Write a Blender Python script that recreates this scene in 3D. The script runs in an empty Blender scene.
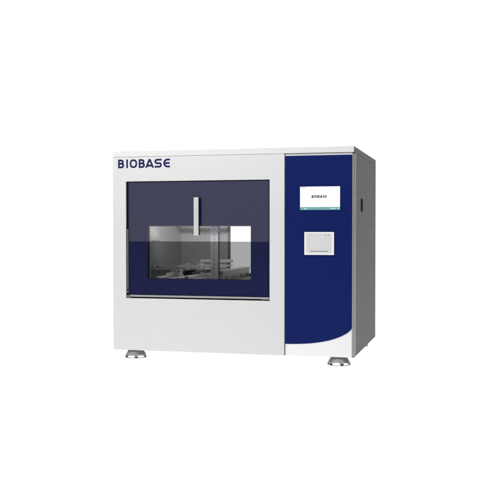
import bpy, bmesh, math
from mathutils import Vector, Matrix

scene = bpy.context.scene
COL = scene.collection
GZ = 0.0335           # the feet lift the cabinet bottom this far above the ground
W, D, H = 0.900, 0.6526, 0.737

# ------------------------------------------------------------------ materials
def new_mat(name):
    m = bpy.data.materials.new(name)
    m.use_nodes = True
    nt = m.node_tree
    for n in list(nt.nodes):
        nt.nodes.remove(n)
    out = nt.nodes.new('ShaderNodeOutputMaterial')
    return m, nt, out

def principled(name, col, rough=0.5, metal=0.0, spec=0.5, grain=0.0, grain_scale=300.0,
               bump=0.0, coat=0.0, emit=None, emit_strength=0.0, streak=False):
    m, nt, out = new_mat(name)
    b = nt.nodes.new('ShaderNodeBsdfPrincipled')
    nt.links.new(b.outputs[0], out.inputs[0])
    b.inputs['Base Color'].default_value = (*col, 1)
    b.inputs['Roughness'].default_value = rough
    b.inputs['Metallic'].default_value = metal
    b.inputs['Specular IOR Level'].default_value = spec
    b.inputs['Coat Weight'].default_value = coat
    if emit:
        b.inputs['Emission Color'].default_value = (*emit, 1)
        b.inputs['Emission Strength'].default_value = emit_strength
    if grain or bump:
        tc = nt.nodes.new('ShaderNodeTexCoord')
        mp = nt.nodes.new('ShaderNodeMapping')
        if streak:
            mp.inputs['Scale'].default_value = (1.0, 1.0, 0.06)
        nz = nt.nodes.new('ShaderNodeTexNoise')
        nz.inputs['Scale'].default_value = grain_scale
        nz.inputs['Detail'].default_value = 3.0
        nz.inputs['Roughness'].default_value = 0.6
        nt.links.new(tc.outputs['Object'], mp.inputs[0])
        nt.links.new(mp.outputs[0], nz.inputs['Vector'])
        if grain:
            mr = nt.nodes.new('ShaderNodeMapRange')
            mr.inputs['From Min'].default_value = 0.25
            mr.inputs['From Max'].default_value = 0.75
            mr.inputs['To Min'].default_value = 1.0 - grain
            mr.inputs['To Max'].default_value = 1.0 + grain
            nt.links.new(nz.outputs['Fac'], mr.inputs['Value'])
            mx = nt.nodes.new('ShaderNodeVectorMath')
            mx.operation = 'SCALE'
            mx.inputs[0].default_value = col
            nt.links.new(mr.outputs[0], mx.inputs['Scale'])
            nt.links.new(mx.outputs[0], b.inputs['Base Color'])
        if bump:
            bp = nt.nodes.new('ShaderNodeBump')
            bp.inputs['Strength'].default_value = bump
            bp.inputs['Distance'].default_value = 0.001
            nt.links.new(nz.outputs['Fac'], bp.inputs['Height'])
            nt.links.new(bp.outputs[0], b.inputs['Normal'])
    return m

def clear_glass(name, tint, ior=1.45, rough=0.0):
    m, nt, out = new_mat(name)
    tr = nt.nodes.new('ShaderNodeBsdfTransparent')
    tr.inputs[0].default_value = (*tint, 1)
    gl = nt.nodes.new('ShaderNodeBsdfGlossy')
    gl.inputs['Color'].default_value = (1, 1, 1, 1)
    gl.inputs['Roughness'].default_value = rough
    fr = nt.nodes.new('ShaderNodeFresnel')
    fr.inputs['IOR'].default_value = ior
    mx = nt.nodes.new('ShaderNodeMixShader')
    nt.links.new(fr.outputs[0], mx.inputs[0])
    nt.links.new(tr.outputs[0], mx.inputs[1])
    nt.links.new(gl.outputs[0], mx.inputs[2])
    nt.links.new(mx.outputs[0], out.inputs[0])
    return m

M = {}
M['white'] = principled('white_powder_coat', (0.72, 0.72, 0.72), 0.5, spec=0.3, grain=0.075, grain_scale=280, bump=0.2)
M['lid'] = principled('lid_white_paint', (0.76, 0.76, 0.76), 0.5, spec=0.3, grain=0.06, grain_scale=260, bump=0.10)
M['gloss_white'] = principled('highlight_gloss_white', (0.90, 0.90, 0.90), 0.3, spec=0.5)
M['side'] = principled('shade_darkened_paint', (0.138, 0.138, 0.137), 0.55, spec=0.25, grain=0.85, grain_scale=185, bump=0.35)  # speckled white coat darkened to the tone of the shaded side
M['hem'] = principled('grey_satin_steel', (0.42, 0.415, 0.40), 0.5, spec=0.3, grain=0.04, grain_scale=260)
M['blue'] = principled('dark_blue_paint', (0.0053, 0.0143, 0.113), 0.45, spec=0.08, grain=0.03, grain_scale=180)
M['logo'] = principled('navy_print', (0.018, 0.015, 0.090), 0.5, spec=0.15)
M['border'] = principled('navy_back_print', (0.0370, 0.0470, 0.195), 0.6, spec=0.05)
M['black'] = principled('black_rubber', (0.004, 0.004, 0.006), 0.7, spec=0.05)
M['gasket'] = principled('grey_gasket', (0.16, 0.155, 0.15), 0.5, spec=0.3)
M['alu'] = principled('brushed_aluminium', (0.72, 0.72, 0.71), 0.38, metal=0.35, grain=0.03, grain_scale=400)
M['grey_rail'] = principled('satin_grey_rail', (0.40, 0.40, 0.405), 0.4, metal=0.3, grain=0.05, grain_scale=300)
M['handle_shade'] = principled('shade_black', (0.008, 0.008, 0.018), 0.5, spec=0.15)
M['steel'] = principled('stainless_sheet', (0.52, 0.52, 0.515), 0.45, metal=0.25, grain=0.06, grain_scale=160, streak=True)
M['steel_dark'] = principled('dull_steel', (0.20, 0.20, 0.20), 0.5, metal=0.2, grain=0.15, grain_scale=240)
M['rail'] = principled('machined_rail', (0.84, 0.84, 0.82), 0.34, metal=0.25, grain=0.10, grain_scale=300)
M['foot'] = principled('cast_polished_metal', (0.50, 0.50, 0.495), 0.30, metal=0.6, grain=0.2, grain_scale=160, bump=0.2)
M['screen'] = principled('lit_display', (0.05, 0.05, 0.05), 0.25, spec=0.3, emit=(1.0, 1.0, 1.0), emit_strength=1.0)
M['teal'] = principled('lit_teal_bar', (0.02, 0.03, 0.03), 0.3, spec=0.3, emit=(0.16, 0.42, 0.40), emit_strength=0.95)
M['teal_mark'] = principled('lit_pale_mark', (0.05, 0.05, 0.05), 0.3, spec=0.3, emit=(0.62, 0.82, 0.80), emit_strength=0.95)
M['screen_ink'] = principled('display_dark_text', (0.045, 0.05, 0.09), 0.4, spec=0.1)
M['screen_grey'] = principled('display_grey_text', (0.25, 0.25, 0.27), 0.4, spec=0.1)
M['bezel'] = principled('ivory_white_plastic', (0.90, 0.90, 0.885), 0.35, spec=0.4)
M['printer_cover'] = principled('pale_grey_plastic', (0.72, 0.715, 0.715), 0.4, spec=0.3, grain=0.015, grain_scale=150)
M['mark'] = principled('pale_grey_button', (0.42, 0.42, 0.43), 0.5, spec=0.2)
M['slot'] = principled('slot_grey', (0.30, 0.30, 0.31), 0.5, spec=0.2)  # even grey of the paper slot
M['glass'] = clear_glass('clear_glass', (0.985, 0.985, 0.985))
M['smoked'] = clear_glass('smoked_glass', (0.60, 0.60, 0.605), ior=1.12)

# ground: made translucent so an added lamp beneath keeps it white and shadowless
gm, nt, out = new_mat('translucent_ground')
trl = nt.nodes.new('ShaderNodeBsdfTranslucent'); trl.inputs[0].default_value = (0.92, 0.92, 0.92, 1)
dif = nt.nodes.new('ShaderNodeBsdfDiffuse'); dif.inputs[0].default_value = (0.9, 0.9, 0.9, 1)
mx = nt.nodes.new('ShaderNodeMixShader'); mx.inputs[0].default_value = 0.3
nt.links.new(trl.outputs[0], mx.inputs[1]); nt.links.new(dif.outputs[0], mx.inputs[2])
nt.links.new(mx.outputs[0], out.inputs[0])

# ------------------------------------------------------------------ mesh tools
def finish(name, bm, mats, parent=None, bevel=0.0, seg=2, smooth=False):
    bmesh.ops.recalc_face_normals(bm, faces=bm.faces)
    me = bpy.data.meshes.new(name)
    bm.to_mesh(me); bm.free()
    if not isinstance(mats, (list, tuple)):
        mats = [mats]
    for m in mats:
        me.materials.append(m)
    o = bpy.data.objects.new(name, me)
    COL.objects.link(o)
    o.parent = parent
    if bevel:
        md = o.modifiers.new('bevel', 'BEVEL')
        md.width = bevel; md.segments = seg; md.limit_method = 'ANGLE'; md.angle_limit = math.radians(40)
        md.harden_normals = True
    if smooth or bevel:
        for p in me.polygons:
            p.use_smooth = True
        if not bevel:
            try:
                me.set_sharp_from_angle(angle=math.radians(35))
            except Exception:
                pass
    return o

def box(bm, x0, x1, y0, y1, z0, z1, mi=0):
    vs = [bm.verts.new((x, y, z)) for x in (x0, x1) for y in (y0, y1) for z in (z0, z1)]
    for f in ((0,1,3,2),(4,6,7,5),(0,4,5,1),(2,3,7,6),(0,2,6,4),(1,5,7,3)):
        bm.faces.new([vs[i] for i in f]).material_index = mi

def ring(bm, o, i, y0, y1, mi=0):
    """rectangular frame: o and i are (x0, x1, z0, z1), extruded from y0 to y1"""
    def rect(r, y):
        return [bm.verts.new((x, y, z)) for x, z in ((r[0], r[2]), (r[1], r[2]), (r[1], r[3]), (r[0], r[3]))]
    of, inf, ob, inb = rect(o, y0), rect(i, y0), rect(o, y1), rect(i, y1)
    for k in range(4):
        n = (k + 1) % 4
        for q in ((of[k], of[n], inf[n], inf[k]), (ob[k], inb[k], inb[n], ob[n]),
                  (of[k], ob[k], ob[n], of[n]), (inf[k], inf[n], inb[n], inb[k])):
            bm.faces.new(q).material_index = mi

def prism(bm, pts, y0, y1, mi=0):
    """polygon of (x, z) points, extruded along y"""
    a = [bm.verts.new((x, y0, z)) for x, z in pts]
    b = [bm.verts.new((x, y1, z)) for x, z in pts]
    bm.faces.new(a).material_index = mi
    bm.faces.new(b[::-1]).material_index = mi
    for k in range(len(pts)):
        n = (k + 1) % len(pts)
        bm.faces.new((a[k], b[k], b[n], a[n])).material_index = mi

def zprism(bm, pts, z0, z1, mi=0):
    a = [bm.verts.new((x, y, z0)) for x, y in pts]
    b = [bm.verts.new((x, y, z1)) for x, y in pts]
    bm.faces.new(a).material_index = mi
    bm.faces.new(b[::-1]).material_index = mi
    for k in range(len(pts)):
        n = (k + 1) % len(pts)
        bm.faces.new((a[k], b[k], b[n], a[n])).material_index = mi

def cyl(bm, p, axis, r, h, n=24, mi=0):
    """closed cylinder starting at p along axis 'x','y' or 'z'"""
    rot = {'z': Matrix(), 'x': Matrix.Rotation(math.pi/2, 4, 'Y'), 'y': Matrix.Rotation(-math.pi/2, 4, 'X')}[axis]
    A = [bm.verts.new(Vector(p) + rot @ Vector((r*math.cos(t), r*math.sin(t), 0))) for t in [2*math.pi*k/n for k in range(n)]]
    B = [bm.verts.new(Vector(p) + rot @ Vector((r*math.cos(t), r*math.sin(t), h))) for t in [2*math.pi*k/n for k in range(n)]]
    bm.faces.new(A).material_index = mi; bm.faces.new(B[::-1]).material_index = mi
    for k in range(n):
        m_ = (k + 1) % n
        bm.faces.new((A[k], B[k], B[m_], A[m_])).material_index = mi

def lathe(bm, prof, cx, cy, n=48, mi=0):
    rings = []
    for r, z in prof:
        rings.append([bm.verts.new((cx + r*math.cos(2*math.pi*k/n), cy + r*math.sin(2*math.pi*k/n), z)) for k in range(n)])
    for a, b in zip(rings, rings[1:]):
        for k in range(n):
            m_ = (k + 1) % n
            bm.faces.new((a[k], a[m_], b[m_], b[k])).material_index = mi
    bm.faces.new(rings[0]).material_index = mi
    bm.faces.new(rings[-1][::-1]).material_index = mi

def stroke(bm, pts, w, y0, y1, closed=False, mi=0):
    """mitred ribbon of width w along (x, z) points"""
    P = [Vector(p) for p in pts]
    n = len(P)
    L, R = [], []
    for i in range(n):
        if closed:
            d0 = (P[i] - P[i-1]).normalized(); d1 = (P[(i+1) % n] - P[i]).normalized()
        else:
            d0 = (P[i] - P[i-1]).normalized() if i else (P[1] - P[0]).normalized()
            d1 = (P[i+1] - P[i]).normalized() if i < n-1 else d0
        t = (d0 + d1).normalized()
        nn = Vector((-t.y, t.x))
        k = min(1.6, 1.0 / max(0.3, nn.dot(Vector((-d1.y, d1.x)))))
        L.append(P[i] + nn * w/2 * k); R.append(P[i] - nn * w/2 * k)
    m_ = n if closed else n - 1
    vL0 = [bm.verts.new((p.x, y0, p.y)) for p in L]; vR0 = [bm.verts.new((p.x, y0, p.y)) for p in R]
    vL1 = [bm.verts.new((p.x, y1, p.y)) for p in L]; vR1 = [bm.verts.new((p.x, y1, p.y)) for p in R]
    for i in range(m_):
        j = (i + 1) % n
        for q in ((vL0[i], vR0[i], vR0[j], vL0[j]), (vL1[i], vL1[j], vR1[j], vR1[i]),
                  (vL0[i], vL0[j], vL1[j], vL1[i]), (vR0[i], vR1[i], vR1[j], vR0[j])):
            bm.faces.new(q).material_index = mi
    if not closed:
        for e in (0, n-1):
            bm.faces.new((vL0[e], vR0[e], vR1[e], vL1[e])).material_index = mi

def arc(cx, cz, rx, rz, a0, a1, n=8):
    return [(cx + rx*math.cos(math.radians(a0 + (a1-a0)*k/n)), cz + rz*math.sin(math.radians(a0 + (a1-a0)*k/n))) for k in range(n+1)]

# ------------------------------------------------------------------ lettering (own wide technical alphabet)
def letter_paths(ch, w, s):
    """stroke centre lines in a cell w wide and 1 high, stroke width s"""
    h = s/2
    if ch == 'I':
        return [([(w/2, 0), (w/2, 1)], False)]
    if ch == 'B':
        r = 0.19
        up = [(h, 1-h)] + [(w-h-0.05-r, 1-h)] + arc(w-h-0.05-r, 1-h-r, r, r, 90, -90)[1:] + [(w-h-0.05-r, 1-h-2*r), (h, 1-h-2*r)]
        zmid = 1-h-2*r
        r2 = (zmid - h)/2
        lo = [(h, zmid), (w-h-r2, zmid)] + arc(w-h-r2, h+r2, r2, r2, 90, -90)[1:] + [(h, h)]
        return [([(h, 0), (h, 1)], False), (up, False), (lo, False)]
    if ch == 'O':
        rx, rz = (w-s)/2, 0.5-h
        c = []
        for k in range(40):
            t = 2*math.pi*k/40
            ct, st = math.cos(t), math.sin(t)
            c.append((w/2 + rx*math.copysign(abs(ct)**0.82, ct), 0.5 + rz*math.copysign(abs(st)**0.82, st)))
        return [(c, True)]
    if ch == 'A':
        return [([(w*0.23, 0.24), (w*0.77, 0.24)], False)]
    if ch == 'S':
        r = 0.5*(0.5-h)
        p = [(w-0.03, 1-h), (h+r, 1-h)] + arc(h+r, 1-h-r, r, r, 90, 270)[1:] + [(w-h-r, 0.5)] + arc(w-h-r, 0.5-r, r, r, 90, -90)[1:] + [(0.02, h)]
        return [(p, False)]
    if ch == 'E':
        r = 0.5-h
        p = [(w-0.02, 1-h)] + arc(h+r, 0.5, r, r, 90, 270, 16) + [(w-0.02, h)]
        return [(p, False), ([(h, 0.5), (w-0.06, 0.5)], False)]

def word(bm, x0, z0, height, cells, y0, y1, s=0.20):
    """cells: (character, x offset, width), both in units of the letter height"""
    for ch, off, w in cells:
        if ch == 'A':
            a = s*1.12
            for k, leg in enumerate((((0, 0), (a, 0), (w/2 + a*0.5, 1), (w/2 - a*0.5, 1)),
                                     ((w - a, 0), (w, 0), (w/2 + a*0.5, 1), (w/2 - a*0.5, 1)))):
                prism(bm, [(x0 + (off + p[0])*height, z0 + p[1]*height) for p in leg], y0 - 0.00002*(k + 1), y1)
        for j, (pts, closed) in enumerate(letter_paths(ch, w, s)):
            stroke(bm, [(x0 + (off + p[0])*height, z0 + p[1]*height) for p in pts], s*height, y0 - 0.00004*j, y1, closed)

# ------------------------------------------------------------------ the setting
bm = bmesh.new()
gx0, gx1, gy0, gy1 = -2.4, 2.6, -1.75, 4.2
box(bm, gx0, gx1, gy0, gy1, -0.006, 0.0)
ground = finish('ground', bm, gm)
ground['kind'] = 'structure'
ground['label'] = 'plain white ground under the machine, lit from below by an added lamp'

# ------------------------------------------------------------------ the machine
root = bpy.data.objects.new('laboratory_machine', None)
COL.objects.link(root)
root.location = (0, 0, GZ)
root['label'] = 'white and dark blue laboratory cabinet with tinted window, touchscreen and printer on four metal feet'
root['category'] = 'laboratory machine'

LIDZ = 0.7165
XS = 0.656            # seam between the white front and the blue front
# -- white front panel with its big window opening; stands 6 mm proud of the blue side
OPEN = (0.0515, 0.5985, 0.1932, 0.6255)
bm = bmesh.new()
ring(bm, (0.0, 0.6525, 0.0, LIDZ - 0.0006), OPEN, -0.001, 0.022)
front = finish('front_panel', bm, M['white'], root, bevel=0.0016)

# returned edge of the front panel beside the blue front, its shade painted grey
bm = bmesh.new()
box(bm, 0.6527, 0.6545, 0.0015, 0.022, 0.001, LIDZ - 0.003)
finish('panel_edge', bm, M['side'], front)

# -- side panels (right one has a rounded front hem), floor, back
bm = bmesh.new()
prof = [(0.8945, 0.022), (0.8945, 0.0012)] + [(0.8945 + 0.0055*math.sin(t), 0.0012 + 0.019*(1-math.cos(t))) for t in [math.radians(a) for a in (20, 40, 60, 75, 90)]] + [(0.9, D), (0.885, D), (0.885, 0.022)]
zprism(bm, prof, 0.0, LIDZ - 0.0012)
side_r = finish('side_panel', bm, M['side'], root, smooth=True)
side_r['label'] = 'textured side panel with its shade put into a darker colour, and a black slot'
# front hem strip
bm = bmesh.new()
prof = [(0.8938, 0.012), (0.8938, 0.0002)] + [(0.8938 + 0.0070*math.sin(t), 0.0002 + 0.019*(1-math.cos(t))) for t in [math.radians(a) for a in (15, 30, 45, 60, 75, 90)]] + [(0.9008, 0.042), (0.8995, 0.042), (0.8995, 0.034), (0.8945, 0.012)]
zprism(bm, prof, 0.002, LIDZ - 0.004)
finish('corner_trim', bm, M['hem'], side_r, smooth=True)

bm = bmesh.new()
box(bm, 0.0, 0.012, 0.0225, D, 0.0, LIDZ - 0.0012)
finish('side_panel', bm, M['white'], root, bevel=0.001)

bm = bmesh.new()
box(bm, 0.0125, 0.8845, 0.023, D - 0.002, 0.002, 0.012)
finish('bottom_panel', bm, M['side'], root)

bm = bmesh.new()
ring(bm, (0.0125, 0.8845, 0.0125, LIDZ - 0.002), (0.16, 0.60, 0.20, 0.66), D - 0.012, D - 0.001)
finish('back_panel', bm, M['white'], root, bevel=0.001)

# -- lid: body in the shade-darkened colour, only the front strip white
bm = bmesh.new()
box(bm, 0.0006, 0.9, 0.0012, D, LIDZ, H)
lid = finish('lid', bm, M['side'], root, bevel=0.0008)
bm = bmesh.new()
box(bm, 0.0, 0.8994, -0.0020, 0.0008, LIDZ, H)
finish('lid_front', bm, M['lid'], lid, bevel=0.0006)

# -- right-hand front: white panel with the blue curved fascia on it
bm = bmesh.new()
box(bm, 0.6550, 0.8930, 0.0035, 0.022, 0.0, LIDZ - 0.0012)
ctrl = finish('control_panel', bm, M['gloss_white'], root, bevel=0.0012)
bx0, bx1, bt = 0.6556, 0.8926, 0.7078
curve = [(0.6556, 0.0415), (0.683, 0.0420), (0.7089, 0.0432), (0.7448, 0.0459), (0.7805, 0.0512), (0.8161, 0.0593),
         (0.8443, 0.0690), (0.8654, 0.0792), (0.8794, 0.0882), (0.8875, 0.0955), (0.8926, 0.1025)]
def smooth_curve(P, n=6):
    out = []
    for i in range(len(P) - 1):
        p0, p1, p2, p3 = (Vector(P[max(0, i-1)]), Vector(P[i]), Vector(P[i+1]), Vector(P[min(len(P)-1, i+2)]))
        for k in range(n):
            t = k/n
            out.append(tuple(0.5*((2*p1) + (p2-p0)*t + (2*p0-5*p1+4*p2-p3)*t*t + (3*p1-p0-3*p2+p3)*t**3)))
    return out + [P[-1]]
pts = [(bx0, bt)] + smooth_curve(curve)
pts.append((bx1, bt))
bm = bmesh.new()
prism(bm, pts, 0.0020, 0.0042)
finish('blue_fascia', bm, M['blue'], ctrl)

# -- touchscreen
SX0, SX1, SZ0, SZ1 = 0.7085, 0.8505, 0.5165, 0.5985
bm = bmesh.new()
ring(bm, (SX0 - 0.0018, SX1 + 0.0018, SZ0 - 0.0018, SZ1 + 0.0018), (SX0, SX1, SZ0, SZ1), 0.0006, 0.003)
ts = finish('touchscreen', bm, M['blue'], root, bevel=0.0004)
bm = bmesh.new()
box(bm, SX0, SX1, 0.0012, 0.0026, SZ0 + 0.0102, SZ1)
finish('display', bm, M['screen'], ts)
bm = bmesh.new()
box(bm, SX0, SX1, 0.0011, 0.0026, SZ0, SZ0 + 0.0101)
for a, b in ((0.722, 0.7275), (0.7285, 0.7335)):
    box(bm, a, b, 0.0008, 0.0014, SZ0 + 0.003, SZ0 + 0.0062, 1)
for a, b in ((0.8155, 0.8195), (0.8215, 0.8245), (0.8265, 0.8305), (0.8325, 0.8352)):
    box(bm, a, b, 0.0008, 0.0014, SZ0 + 0.0028, SZ0 + 0.0068, 1)
box(bm, 0.843, 0.8475, 0.0008, 0.0014, SZ0 + 0.003, SZ0 + 0.0072, 1)
finish('status_bar', bm, [M['teal'], M['teal_mark']], ts)
bm = bmesh.new()
hgt = 0.0098
cells = []; x = 0.0
for ch, w in (('B', 0.74), ('I', 0.24), ('O', 0.80), ('B', 0.74), ('A', 0.82), ('S', 0.72), ('E', 0.64)):
    cells.append((ch, x, w)); x += w + 0.13
word(bm, 0.7775 - x*hgt/2, 0.5585, hgt, cells, 0.0006, 0.0012, s=0.245)
finish('screen_text', bm, M['screen_ink'], ts)
bm = bmesh.new()
for a, b in ((0.7108, 0.7135), (0.7142, 0.7170), (0.7178, 0.7208), (0.7216, 0.7240), (0.7248, 0.7280)):
    box(bm, a, b, 0.0007, 0.0013, 0.5938, 0.5962)
finish('date_text', bm, M['screen_grey'], ts)

# -- small printer
PX0, PX1, PZ0, PZ1 = 0.7250, 0.8305, 0.3585, 0.4390
bm = bmesh.new()
ring(bm, (PX0, PX1, PZ0, PZ1), (PX0 + 0.0085, PX1 - 0.0085, PZ0 + 0.0065, PZ1 - 0.0065), -0.0045, 0.003)
pr = finish('printer', bm, M['bezel'], root, bevel=0.0012)
bm = bmesh.new()
ring(bm, (PX0 + 0.0087, PX1 - 0.0087, PZ0 + 0.0067, PZ1 - 0.0067), (0.7445, 0.8095, PZ0 + 0.0118, PZ0 + 0.0140), -0.0036, 0.003)
finish('printer_cover', bm, M['printer_cover'], pr, bevel=0.0006)
bm = bmesh.new()
box(bm, 0.7440, 0.8100, -0.0012, 0.001, PZ0 + 0.0112, PZ0 + 0.0146)
finish('paper_slot', bm, M['slot'], pr)
bm = bmesh.new()
ring(bm, (0.7405, 0.8130, PZ0 + 0.0205, PZ1 - 0.0150), (0.7420, 0.8115, PZ0 + 0.0220, PZ1 - 0.0165), -0.0041, -0.003)
finish('cover_flap', bm, M['printer_cover'], pr)
bm = bmesh.new()
for a, b in ((0.7965, 0.8030), (0.8095, 0.8165)):
    cyl(bm, ((a + b)/2, -0.0048, PZ1 - 0.0105), 'y', 0.0021, 0.002)
finish('indicator', bm, M['mark'], pr, smooth=True)

# -- lettering on the white front
bm = bmesh.new()
hgt = 0.0318
Xl, Xr = 0.0215, 0.2255
u = (Xr - Xl) / hgt / 323.0
cells = [(c, (a - 85)*u, (b - a)*u) for c, a, b in (('B', 85, 123), ('I', 134, 149), ('O', 158, 204), ('B', 214, 252), ('A', 255, 309), ('S', 312, 357), ('E', 366, 408))]
word(bm, Xl, 0.6750, hgt, cells, -0.0016, 0.0, s=0.20)
finish('lettering', bm, M['logo'], root)

# -- black slot in the right side
bm = bmesh.new()
ring(bm, (0.183, 0.220, 0.5135, 0.5605), (0.187, 0.216, 0.5175, 0.5565), 0.0, 0.0022)
box(bm, 0.1872, 0.2158, 0.0001, 0.0014, 0.5177, 0.5563)
bmesh.ops.transform(bm, matrix=Matrix(((0, -1, 0, 0.9022), (1, 0, 0, 0), (0, 0, 1, 0), (0, 0, 0, 1))), verts=bm.verts)
finish('side_handle', bm, M['black'], root)

# ------------------------------------------------------------------ window
GX0, GX1, GZ0_, GZ1_ = 0.0590, 0.5940, 0.2067, 0.6223
CX0, CX1, CZ0, CZ1 = 0.1330, 0.5270, 0.2665, 0.4640
bm = bmesh.new()
ring(bm, (0.0518, 0.5982, 0.1935, 0.6252), (0.0588, 0.5942, 0.2065, 0.6225), 0.0058, 0.021)
win = finish('window', bm, M['black'], root)                       # black seal round the pane
bm = bmesh.new()
box(bm, GX0, GX1, 0.0060, 0.0090, GZ0_, GZ1_)
finish('glass_pane', bm, M['glass'], win)
bm = bmesh.new()
ring(bm, (GX0, GX1, GZ0_, GZ1_), (CX0, CX1, CZ0, CZ1), 0.0092, 0.0112)
finish('printed_border', bm, M['border'], win)
bm = bmesh.new()
ring(bm, (CX0 - 0.006, CX1 + 0.006, CZ0 - 0.006, CZ1 + 0.006), (CX0 + 0.0022, CX1 - 0.0006, CZ0 + 0.0005, CZ1 - 0.0045), 0.0222, 0.027)
finish('inner_trim', bm, M['gasket'], win)
bm = bmesh.new()
box(bm, 0.1000, 0.5600, 0.0150, 0.0185, 0.2200, 0.4040)
finish('smoked_pane', bm, M['smoked'], win)
bm = bmesh.new()
box(bm, 0.0610, 0.5970, 0.0020, 0.0055, 0.1985, 0.2054)
box(bm, 0.5700, 0.5970, -0.0005, 0.0018, 0.1975, 0.2050)
rail = finish('bottom_rail', bm, M['grey_rail'], win, bevel=0.0006)
bm = bmesh.new()
box(bm, 0.0550, 0.0590, 0.0020, 0.0055, 0.2250, 0.4420)
box(bm, 0.0532, 0.0592, 0.0015, 0.0055, 0.4420, 0.4490)
box(bm, 0.0525, 0.0605, 0.0008, 0.0055, 0.2130, 0.2205)
finish('side_rail', bm, M['gasket'], win, bevel=0.0004)
bm = bmesh.new()
box(bm, 0.0525, 0.0690, -0.0002, 0.0018, 0.1950, 0.2045)
finish('hinge', bm, M['gasket'], win, bevel=0.0004)
# handle: light bar; the shadow beside it is built as a black body
bm = bmesh.new()
box(bm, 0.3188, 0.3372, -0.0130, -0.0080, 0.4262, 0.5640, 0)
box(bm, 0.3200, 0.3370, -0.0078, 0.0058, 0.4275, 0.5630, 1)
finish('handle', bm, [M['alu'], M['handle_shade']], win, bevel=0.0012)

# ------------------------------------------------------------------ chamber and the mechanism in it
KX0, KX1, KY0, KY1, KZ0, KZ1 = 0.075, 0.585, 0.0285, 0.56, 0.205, 0.615
bm = bmesh.new()
t = 0.003
box(bm, KX0, KX0 + t, KY0, KY1, KZ0, KZ1)
box(bm, KX1 - t, KX1, KY0, KY1, KZ0, KZ1)
box(bm, KX0 + t, KX1 - t, KY0, KY1, KZ0, KZ0 + t)
box(bm, KX0 + t, KX1 - t, KY0, KY1, KZ1 - t, KZ1)
ring(bm, (KX0 + t, KX1 - t, KZ0 + t, KZ1 - t), (0.295, 0.570, 0.262, 0.590), KY1 - t, KY1)
ch = finish('chamber', bm, M['steel'], root)
# dark jamb of the rear opening
bm = bmesh.new()
ring(bm, (0.2890, 0.576, 0.256, 0.596), (0.2985, 0.568, 0.264, 0.588), KY1 - 0.016, KY1 - 0.0035)
finish('rear_opening_frame', bm, M['steel_dark'], ch)
# wall box with little louvres, upper left
bm = bmesh.new()
box(bm, KX0 + 0.0032, KX0 + 0.009, 0.20, 0.275, 0.405, 0.452)
for k in range(4):
    y = 0.206 + k*0.017
    box(bm, KX0 + 0.0092, KX0 + 0.0108, y, y + 0.009, 0.414, 0.443)
finish('louvre_box', bm, M['steel'], ch, bevel=0.0008)
# ceiling rail
bm = bmesh.new()
box(bm, 0.09, 0.57, 0.10, 0.13, 0.470, 0.490)
finish('ceiling_rail', bm, M['rail'], ch, bevel=0.001)
bm = bmesh.new()
box(bm, 0.09, 0.57, 0.45, 0.47, 0.466, 0.480)
finish('ceiling_rail', bm, M['rail'], ch, bevel=0.001)

gan = None
# post (aluminium profile with a groove)
bm = bmesh.new()
px0, px1, py = 0.3430, 0.3755, 0.120
box(bm, px0, px0 + 0.009, py, py + 0.012, KZ0 + 0.004, 0.4695)
box(bm, px0 + 0.0092, px1 - 0.0108, py + 0.0015, py + 0.012, KZ0 + 0.004, 0.4695)
box(bm, px1 - 0.0106, px1 - 0.003, py, py + 0.012, KZ0 + 0.004, 0.4695)
for k in range(14):
    z = KZ0 + 0.02 + k*0.0185
    cyl(bm, ((px0 + px1)/2 - 0.001, py + 0.0004, z), 'y', 0.0018, 0.0014, 10, 1)
box(bm, px1 - 0.0028, px1 - 0.0002, py + 0.002, py + 0.014, KZ0 + 0.004, 0.4695, 1)
gan = finish('post', bm, [M['rail'], M['steel_dark']], ch, bevel=0.0006)
# cross bar behind the post
bm = bmesh.new()
box(bm, 0.2280, 0.3600, 0.350, 0.372, 0.3160, 0.3270)
box(bm, 0.2285, 0.3600, 0.352, 0.370, 0.3000, 0.3060)
box(bm, 0.2280, 0.2400, 0.354, 0.368, KZ0 + 0.004, 0.3155)
finish('cross_bar', bm, M['rail'], ch, bevel=0.0008)
# depth rails
for x, z in ((0.276, 0.2750), (0.292, 0.2640), (0.205, 0.2660), (0.160, 0.2720)):
    bm = bmesh.new()
    box(bm, x - 0.007, x + 0.007, 0.034, 0.44, z - 0.008, z)
    box(bm, x - 0.004, x + 0.004, 0.036, 0.44, z - 0.040, z - 0.0085)
    finish('slide_rail', bm, M['rail'], ch, bevel=0.0008)
# carriage box on the right
bm = bmesh.new()
box(bm, 0.352, 0.385, 0.138, 0.54, 0.2420, 0.2880)
box(bm, 0.348, 0.3885, 0.135, 0.543, 0.2884, 0.2915)
for y in (0.18, 0.29, 0.40, 0.50):
    cyl(bm, (0.3852, y, 0.262), 'x', 0.006, 0.002, 14, 1)
box(bm, 0.3854, 0.3866, 0.17, 0.54, 0.2460, 0.2500, 1)
car = finish('carriage', bm, [M['rail'], M['steel_dark']], ch, bevel=0.0008)
bm = bmesh.new()
box(bm, 0.410, 0.560, 0.06, 0.50, KZ0 + 0.004, 0.2560)
finish('drive_cover', bm, M['steel_dark'], ch, bevel=0.002)
# white block imitating a bright highlight, and motor block beside the post
bm = bmesh.new()
box(bm, 0.266, 0.284, 0.296, 0.318, 0.2885, 0.2950)
finish('highlight_block', bm, M['gloss_white'], ch, bevel=0.001)
bm = bmesh.new()
box(bm, 0.240, 0.300, 0.320, 0.345, 0.2765, 0.2880)
finish('motor_block', bm, M['steel_dark'], ch, bevel=0.001)
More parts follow.
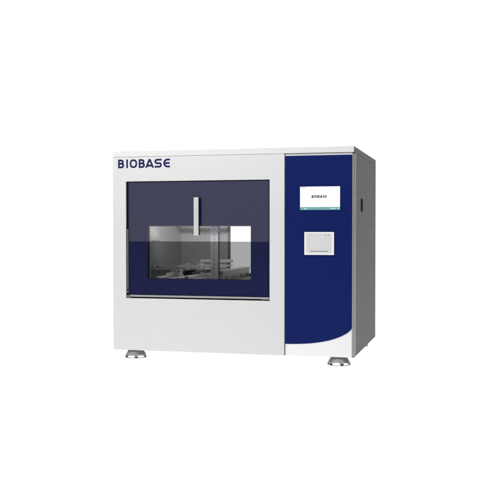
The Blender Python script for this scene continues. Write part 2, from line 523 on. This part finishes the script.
# front left linkage
bm = bmesh.new()
box(bm, 0.0800, 0.185, 0.205, 0.222, 0.2985, 0.3075)
cyl(bm, (0.100, 0.2040, 0.3030), 'y', 0.0040, 0.002, 16, 1)
cyl(bm, (0.190, 0.195, 0.284), 'y', 0.0095, 0.030, 24)
cyl(bm, (0.190, 0.1935, 0.284), 'y', 0.0035, 0.002, 16, 1)
box(bm, 0.0800, 0.145, 0.19, 0.23, 0.2640, 0.2900, 1)
box(bm, 0.1460, 0.175, 0.17, 0.23, 0.2600, 0.2800)
finish('linkage', bm, [M['rail'], M['steel_dark']], ch, bevel=0.0008)
bm = bmesh.new()
for x, z, r in ((0.225, 0.275, 0.008), (0.245, 0.275, 0.008)):
    cyl(bm, (x, 0.28, KZ0 + 0.004), 'z', r, z - KZ0, 18)
finish('plunger', bm, M['steel_dark'], ch, smooth=True)

# lead screw and guide rods along the carriage, cable chain, end stops
bm = bmesh.new()
cyl(bm, (0.240, 0.040, 0.2660), 'y', 0.0045, 0.40, 16)
for k in range(40):
    cyl(bm, (0.240, 0.046 + k*0.0098, 0.2660), 'y', 0.0056, 0.004, 16)
finish('lead_screw', bm, M['rail'], ch, smooth=True)
bm = bmesh.new()
for k in range(12):
    box(bm, 0.150, 0.172, 0.250 + k*0.018, 0.265 + k*0.018, 0.262, 0.279)
finish('cable_chain', bm, M['black'], ch, bevel=0.0015)
bm = bmesh.new()
box(bm, 0.0800, 0.290, 0.505, 0.520, 0.286, 0.297)
finish('rear_rail', bm, M['rail'], ch, bevel=0.0008)
for x in (0.118, 0.172, 0.232):
    bm = bmesh.new()
    box(bm, x, x + 0.022, 0.488, 0.504, 0.280, 0.306)
    cyl(bm, (x + 0.011, 0.486, 0.293), 'y', 0.0020, 0.002, 14, 1)
    finish('rail_bracket', bm, [M['rail'], M['steel_dark']], ch, bevel=0.0008)
bm = bmesh.new()
box(bm, 0.203, 0.219, 0.150, 0.172, 0.262, 0.277)
cyl(bm, (0.211, 0.161, 0.2772), 'z', 0.005, 0.005, 20)
cyl(bm, (0.211, 0.1485, 0.273), 'y', 0.0026, 0.0014, 16, 1)
finish('stop_block', bm, [M['rail'], M['black']], ch, bevel=0.001)
# sheet seams of the chamber back wall
for x in (0.185, 0.240):
    bm = bmesh.new()
    box(bm, x, x + 0.0035, KY1 - 0.0055, KY1 - 0.0032, KZ0 + 0.01, KZ1 - 0.01)
    finish('wall_seam', bm, M['steel'], ch)

# ------------------------------------------------------------------ levelling feet
def foot_mesh(bm):
    """bell-shaped levelling foot: a dome whose skirt is cut into six short toes on black pads"""
    n = 144
    prof = [(0.0095, -0.0050), (0.0235, -0.0058), (0.0272, -0.0082), (0.0300, -0.0125), (0.0330, -0.0175), (0.0348, -0.0205),
            (0.0360, -0.0230), (0.0373, -0.0255), (0.0388, -GZ + 0.0046), (0.0398, -GZ + 0.0022)]
    rings = [[bm.verts.new((a*math.cos(2*math.pi*k/n), a*math.sin(2*math.pi*k/n), z)) for k in range(n)] for a, z in prof]
    for q, (a, b) in enumerate(zip(rings, rings[1:])):
        for k in range(n):
            deg = (360.0*(k + 0.5)/n + 66.5 + 30) % 60 - 30
            half = 30 if q < 6 else (13.8 if q == 6 else 9.5)
            if abs(deg) > half:
                continue
            m_ = (k + 1) % n
            bm.faces.new((a[k], a[m_], b[m_], b[k])).material_index = 1 if q >= 8 else 0
    loose = [v for v in bm.verts if not v.link_faces]
    bmesh.ops.delete(bm, geom=loose, context='VERTS')
    geom = bmesh.ops.solidify(bm, geom=list(bm.faces), thickness=0.0022)
    cyl(bm, (0, 0, -0.0060), 'z', 0.0085, 0.0062, 20)
    # thin base ring that ties the toes together
    sec = [(0.0362, -GZ + 0.0003), (0.0408, -GZ + 0.0003), (0.0404, -GZ + 0.0020), (0.0366, -GZ + 0.0020)]
    rr = [[bm.verts.new((a*math.cos(2*math.pi*k/n), a*math.sin(2*math.pi*k/n), z)) for k in range(n)] for a, z in sec]
    for q in range(4):
        a, b = rr[q], rr[(q + 1) % 4]
        for k in range(n):
            m_ = (k + 1) % n
            bm.faces.new((a[k], a[m_], b[m_], b[k]))
feet = [(0.0660, 0.058), (0.8395, 0.058), (0.072, 0.585), (0.836, 0.592)]
proto = None
for x, y in feet:
    if proto is None:
        bm = bmesh.new(); foot_mesh(bm)
        proto = finish('foot', bm, [M['foot'], M['black']], root, smooth=True)
        o = proto
    else:
        o = proto.copy(); COL.objects.link(o); o.parent = root
    o.location = (x, y, 0)

# ------------------------------------------------------------------ light
world = bpy.data.worlds.new('World'); scene.world = world
world.use_nodes = True
nt = world.node_tree
for n in list(nt.nodes):
    nt.nodes.remove(n)
wo = nt.nodes.new('ShaderNodeOutputWorld'); bg = nt.nodes.new('ShaderNodeBackground')
tc = nt.nodes.new('ShaderNodeTexCoord')
dp = nt.nodes.new('ShaderNodeVectorMath'); dp.operation = 'DOT_PRODUCT'
dp.inputs[1].default_value = Vector((-0.30, 0.954, 0.0)).normalized()
mr = nt.nodes.new('ShaderNodeMapRange')
mr.inputs['From Min'].default_value = 0.55; mr.inputs['From Max'].default_value = 0.80
mr.inputs['To Min'].default_value = 0.05; mr.inputs['To Max'].default_value = 1.18
nt.links.new(tc.outputs['Generated'], dp.inputs[0])
nt.links.new(dp.outputs['Value'], mr.inputs['Value'])
nt.links.new(mr.outputs[0], bg.inputs['Strength'])
bg.inputs[0].default_value = (1, 1, 1, 1)
nt.links.new(bg.outputs[0], wo.inputs[0])

def area(name, loc, target, sx, sy, radiance, col=(1, 1, 1)):
    l = bpy.data.lights.new(name, 'AREA')
    l.shape = 'RECTANGLE'; l.size = sx; l.size_y = sy
    l.energy = radiance * math.pi * sx * sy
    l.color = col
    o = bpy.data.objects.new(name, l); COL.objects.link(o)
    o.location = loc
    d = Vector(target) - Vector(loc)
    o.rotation_euler = d.to_track_quat('-Z', 'Y').to_euler()
    return o

# unseen lamp added below the ground to keep it white without shadow
area('ground_under_fill', ((gx0+gx1)/2, (gy0+gy1)/2, -0.35), ((gx0+gx1)/2, (gy0+gy1)/2, 0), gx1-gx0+2.4, gy1-gy0+2.4, 2.05)
# tall softbox in front of the cabinet; its lower edge shows in the window glass
zb = 0.322 + GZ
area('front_softbox', (-1.6, -6.0, zb + 1.6), (-1.6, 0.0, zb + 1.6), 6.0, 3.2, 0.62)
# overhead key, up and to the left
area('overhead_key', (-0.1, -1.35, 2.35), (0.35, 0.0, 0.5), 2.0, 0.9, 9.2)
# unseen fill added to brighten the chamber, above the visible part of the window
area('chamber_fill', (0.33, 0.058, 0.595 + GZ), (0.31, 0.30, 0.2), 0.44, 0.06, 21.0)

# ------------------------------------------------------------------ camera
cam = bpy.data.cameras.new('camera')
co = bpy.data.objects.new('camera', cam); COL.objects.link(co)
co.location = (1.33001, -3.11658, 0.446168 + GZ)
co.rotation_euler = (math.radians(90 - 1.27755), 0, math.radians(14.45511))
cam.sensor_width = 36.0
cam.lens = 899.23/500*36.0
cam.clip_start = 0.05; cam.clip_end = 200
scene.camera = co

scene.view_settings.view_transform = 'Standard'
scene.view_settings.look = 'None'
scene.view_settings.exposure = 0.0
scene.view_settings.gamma = 1.0
scene.cycles.transparent_max_bounces = 24
scene.cycles.max_bounces = 10
scene.cycles.use_denoising = True
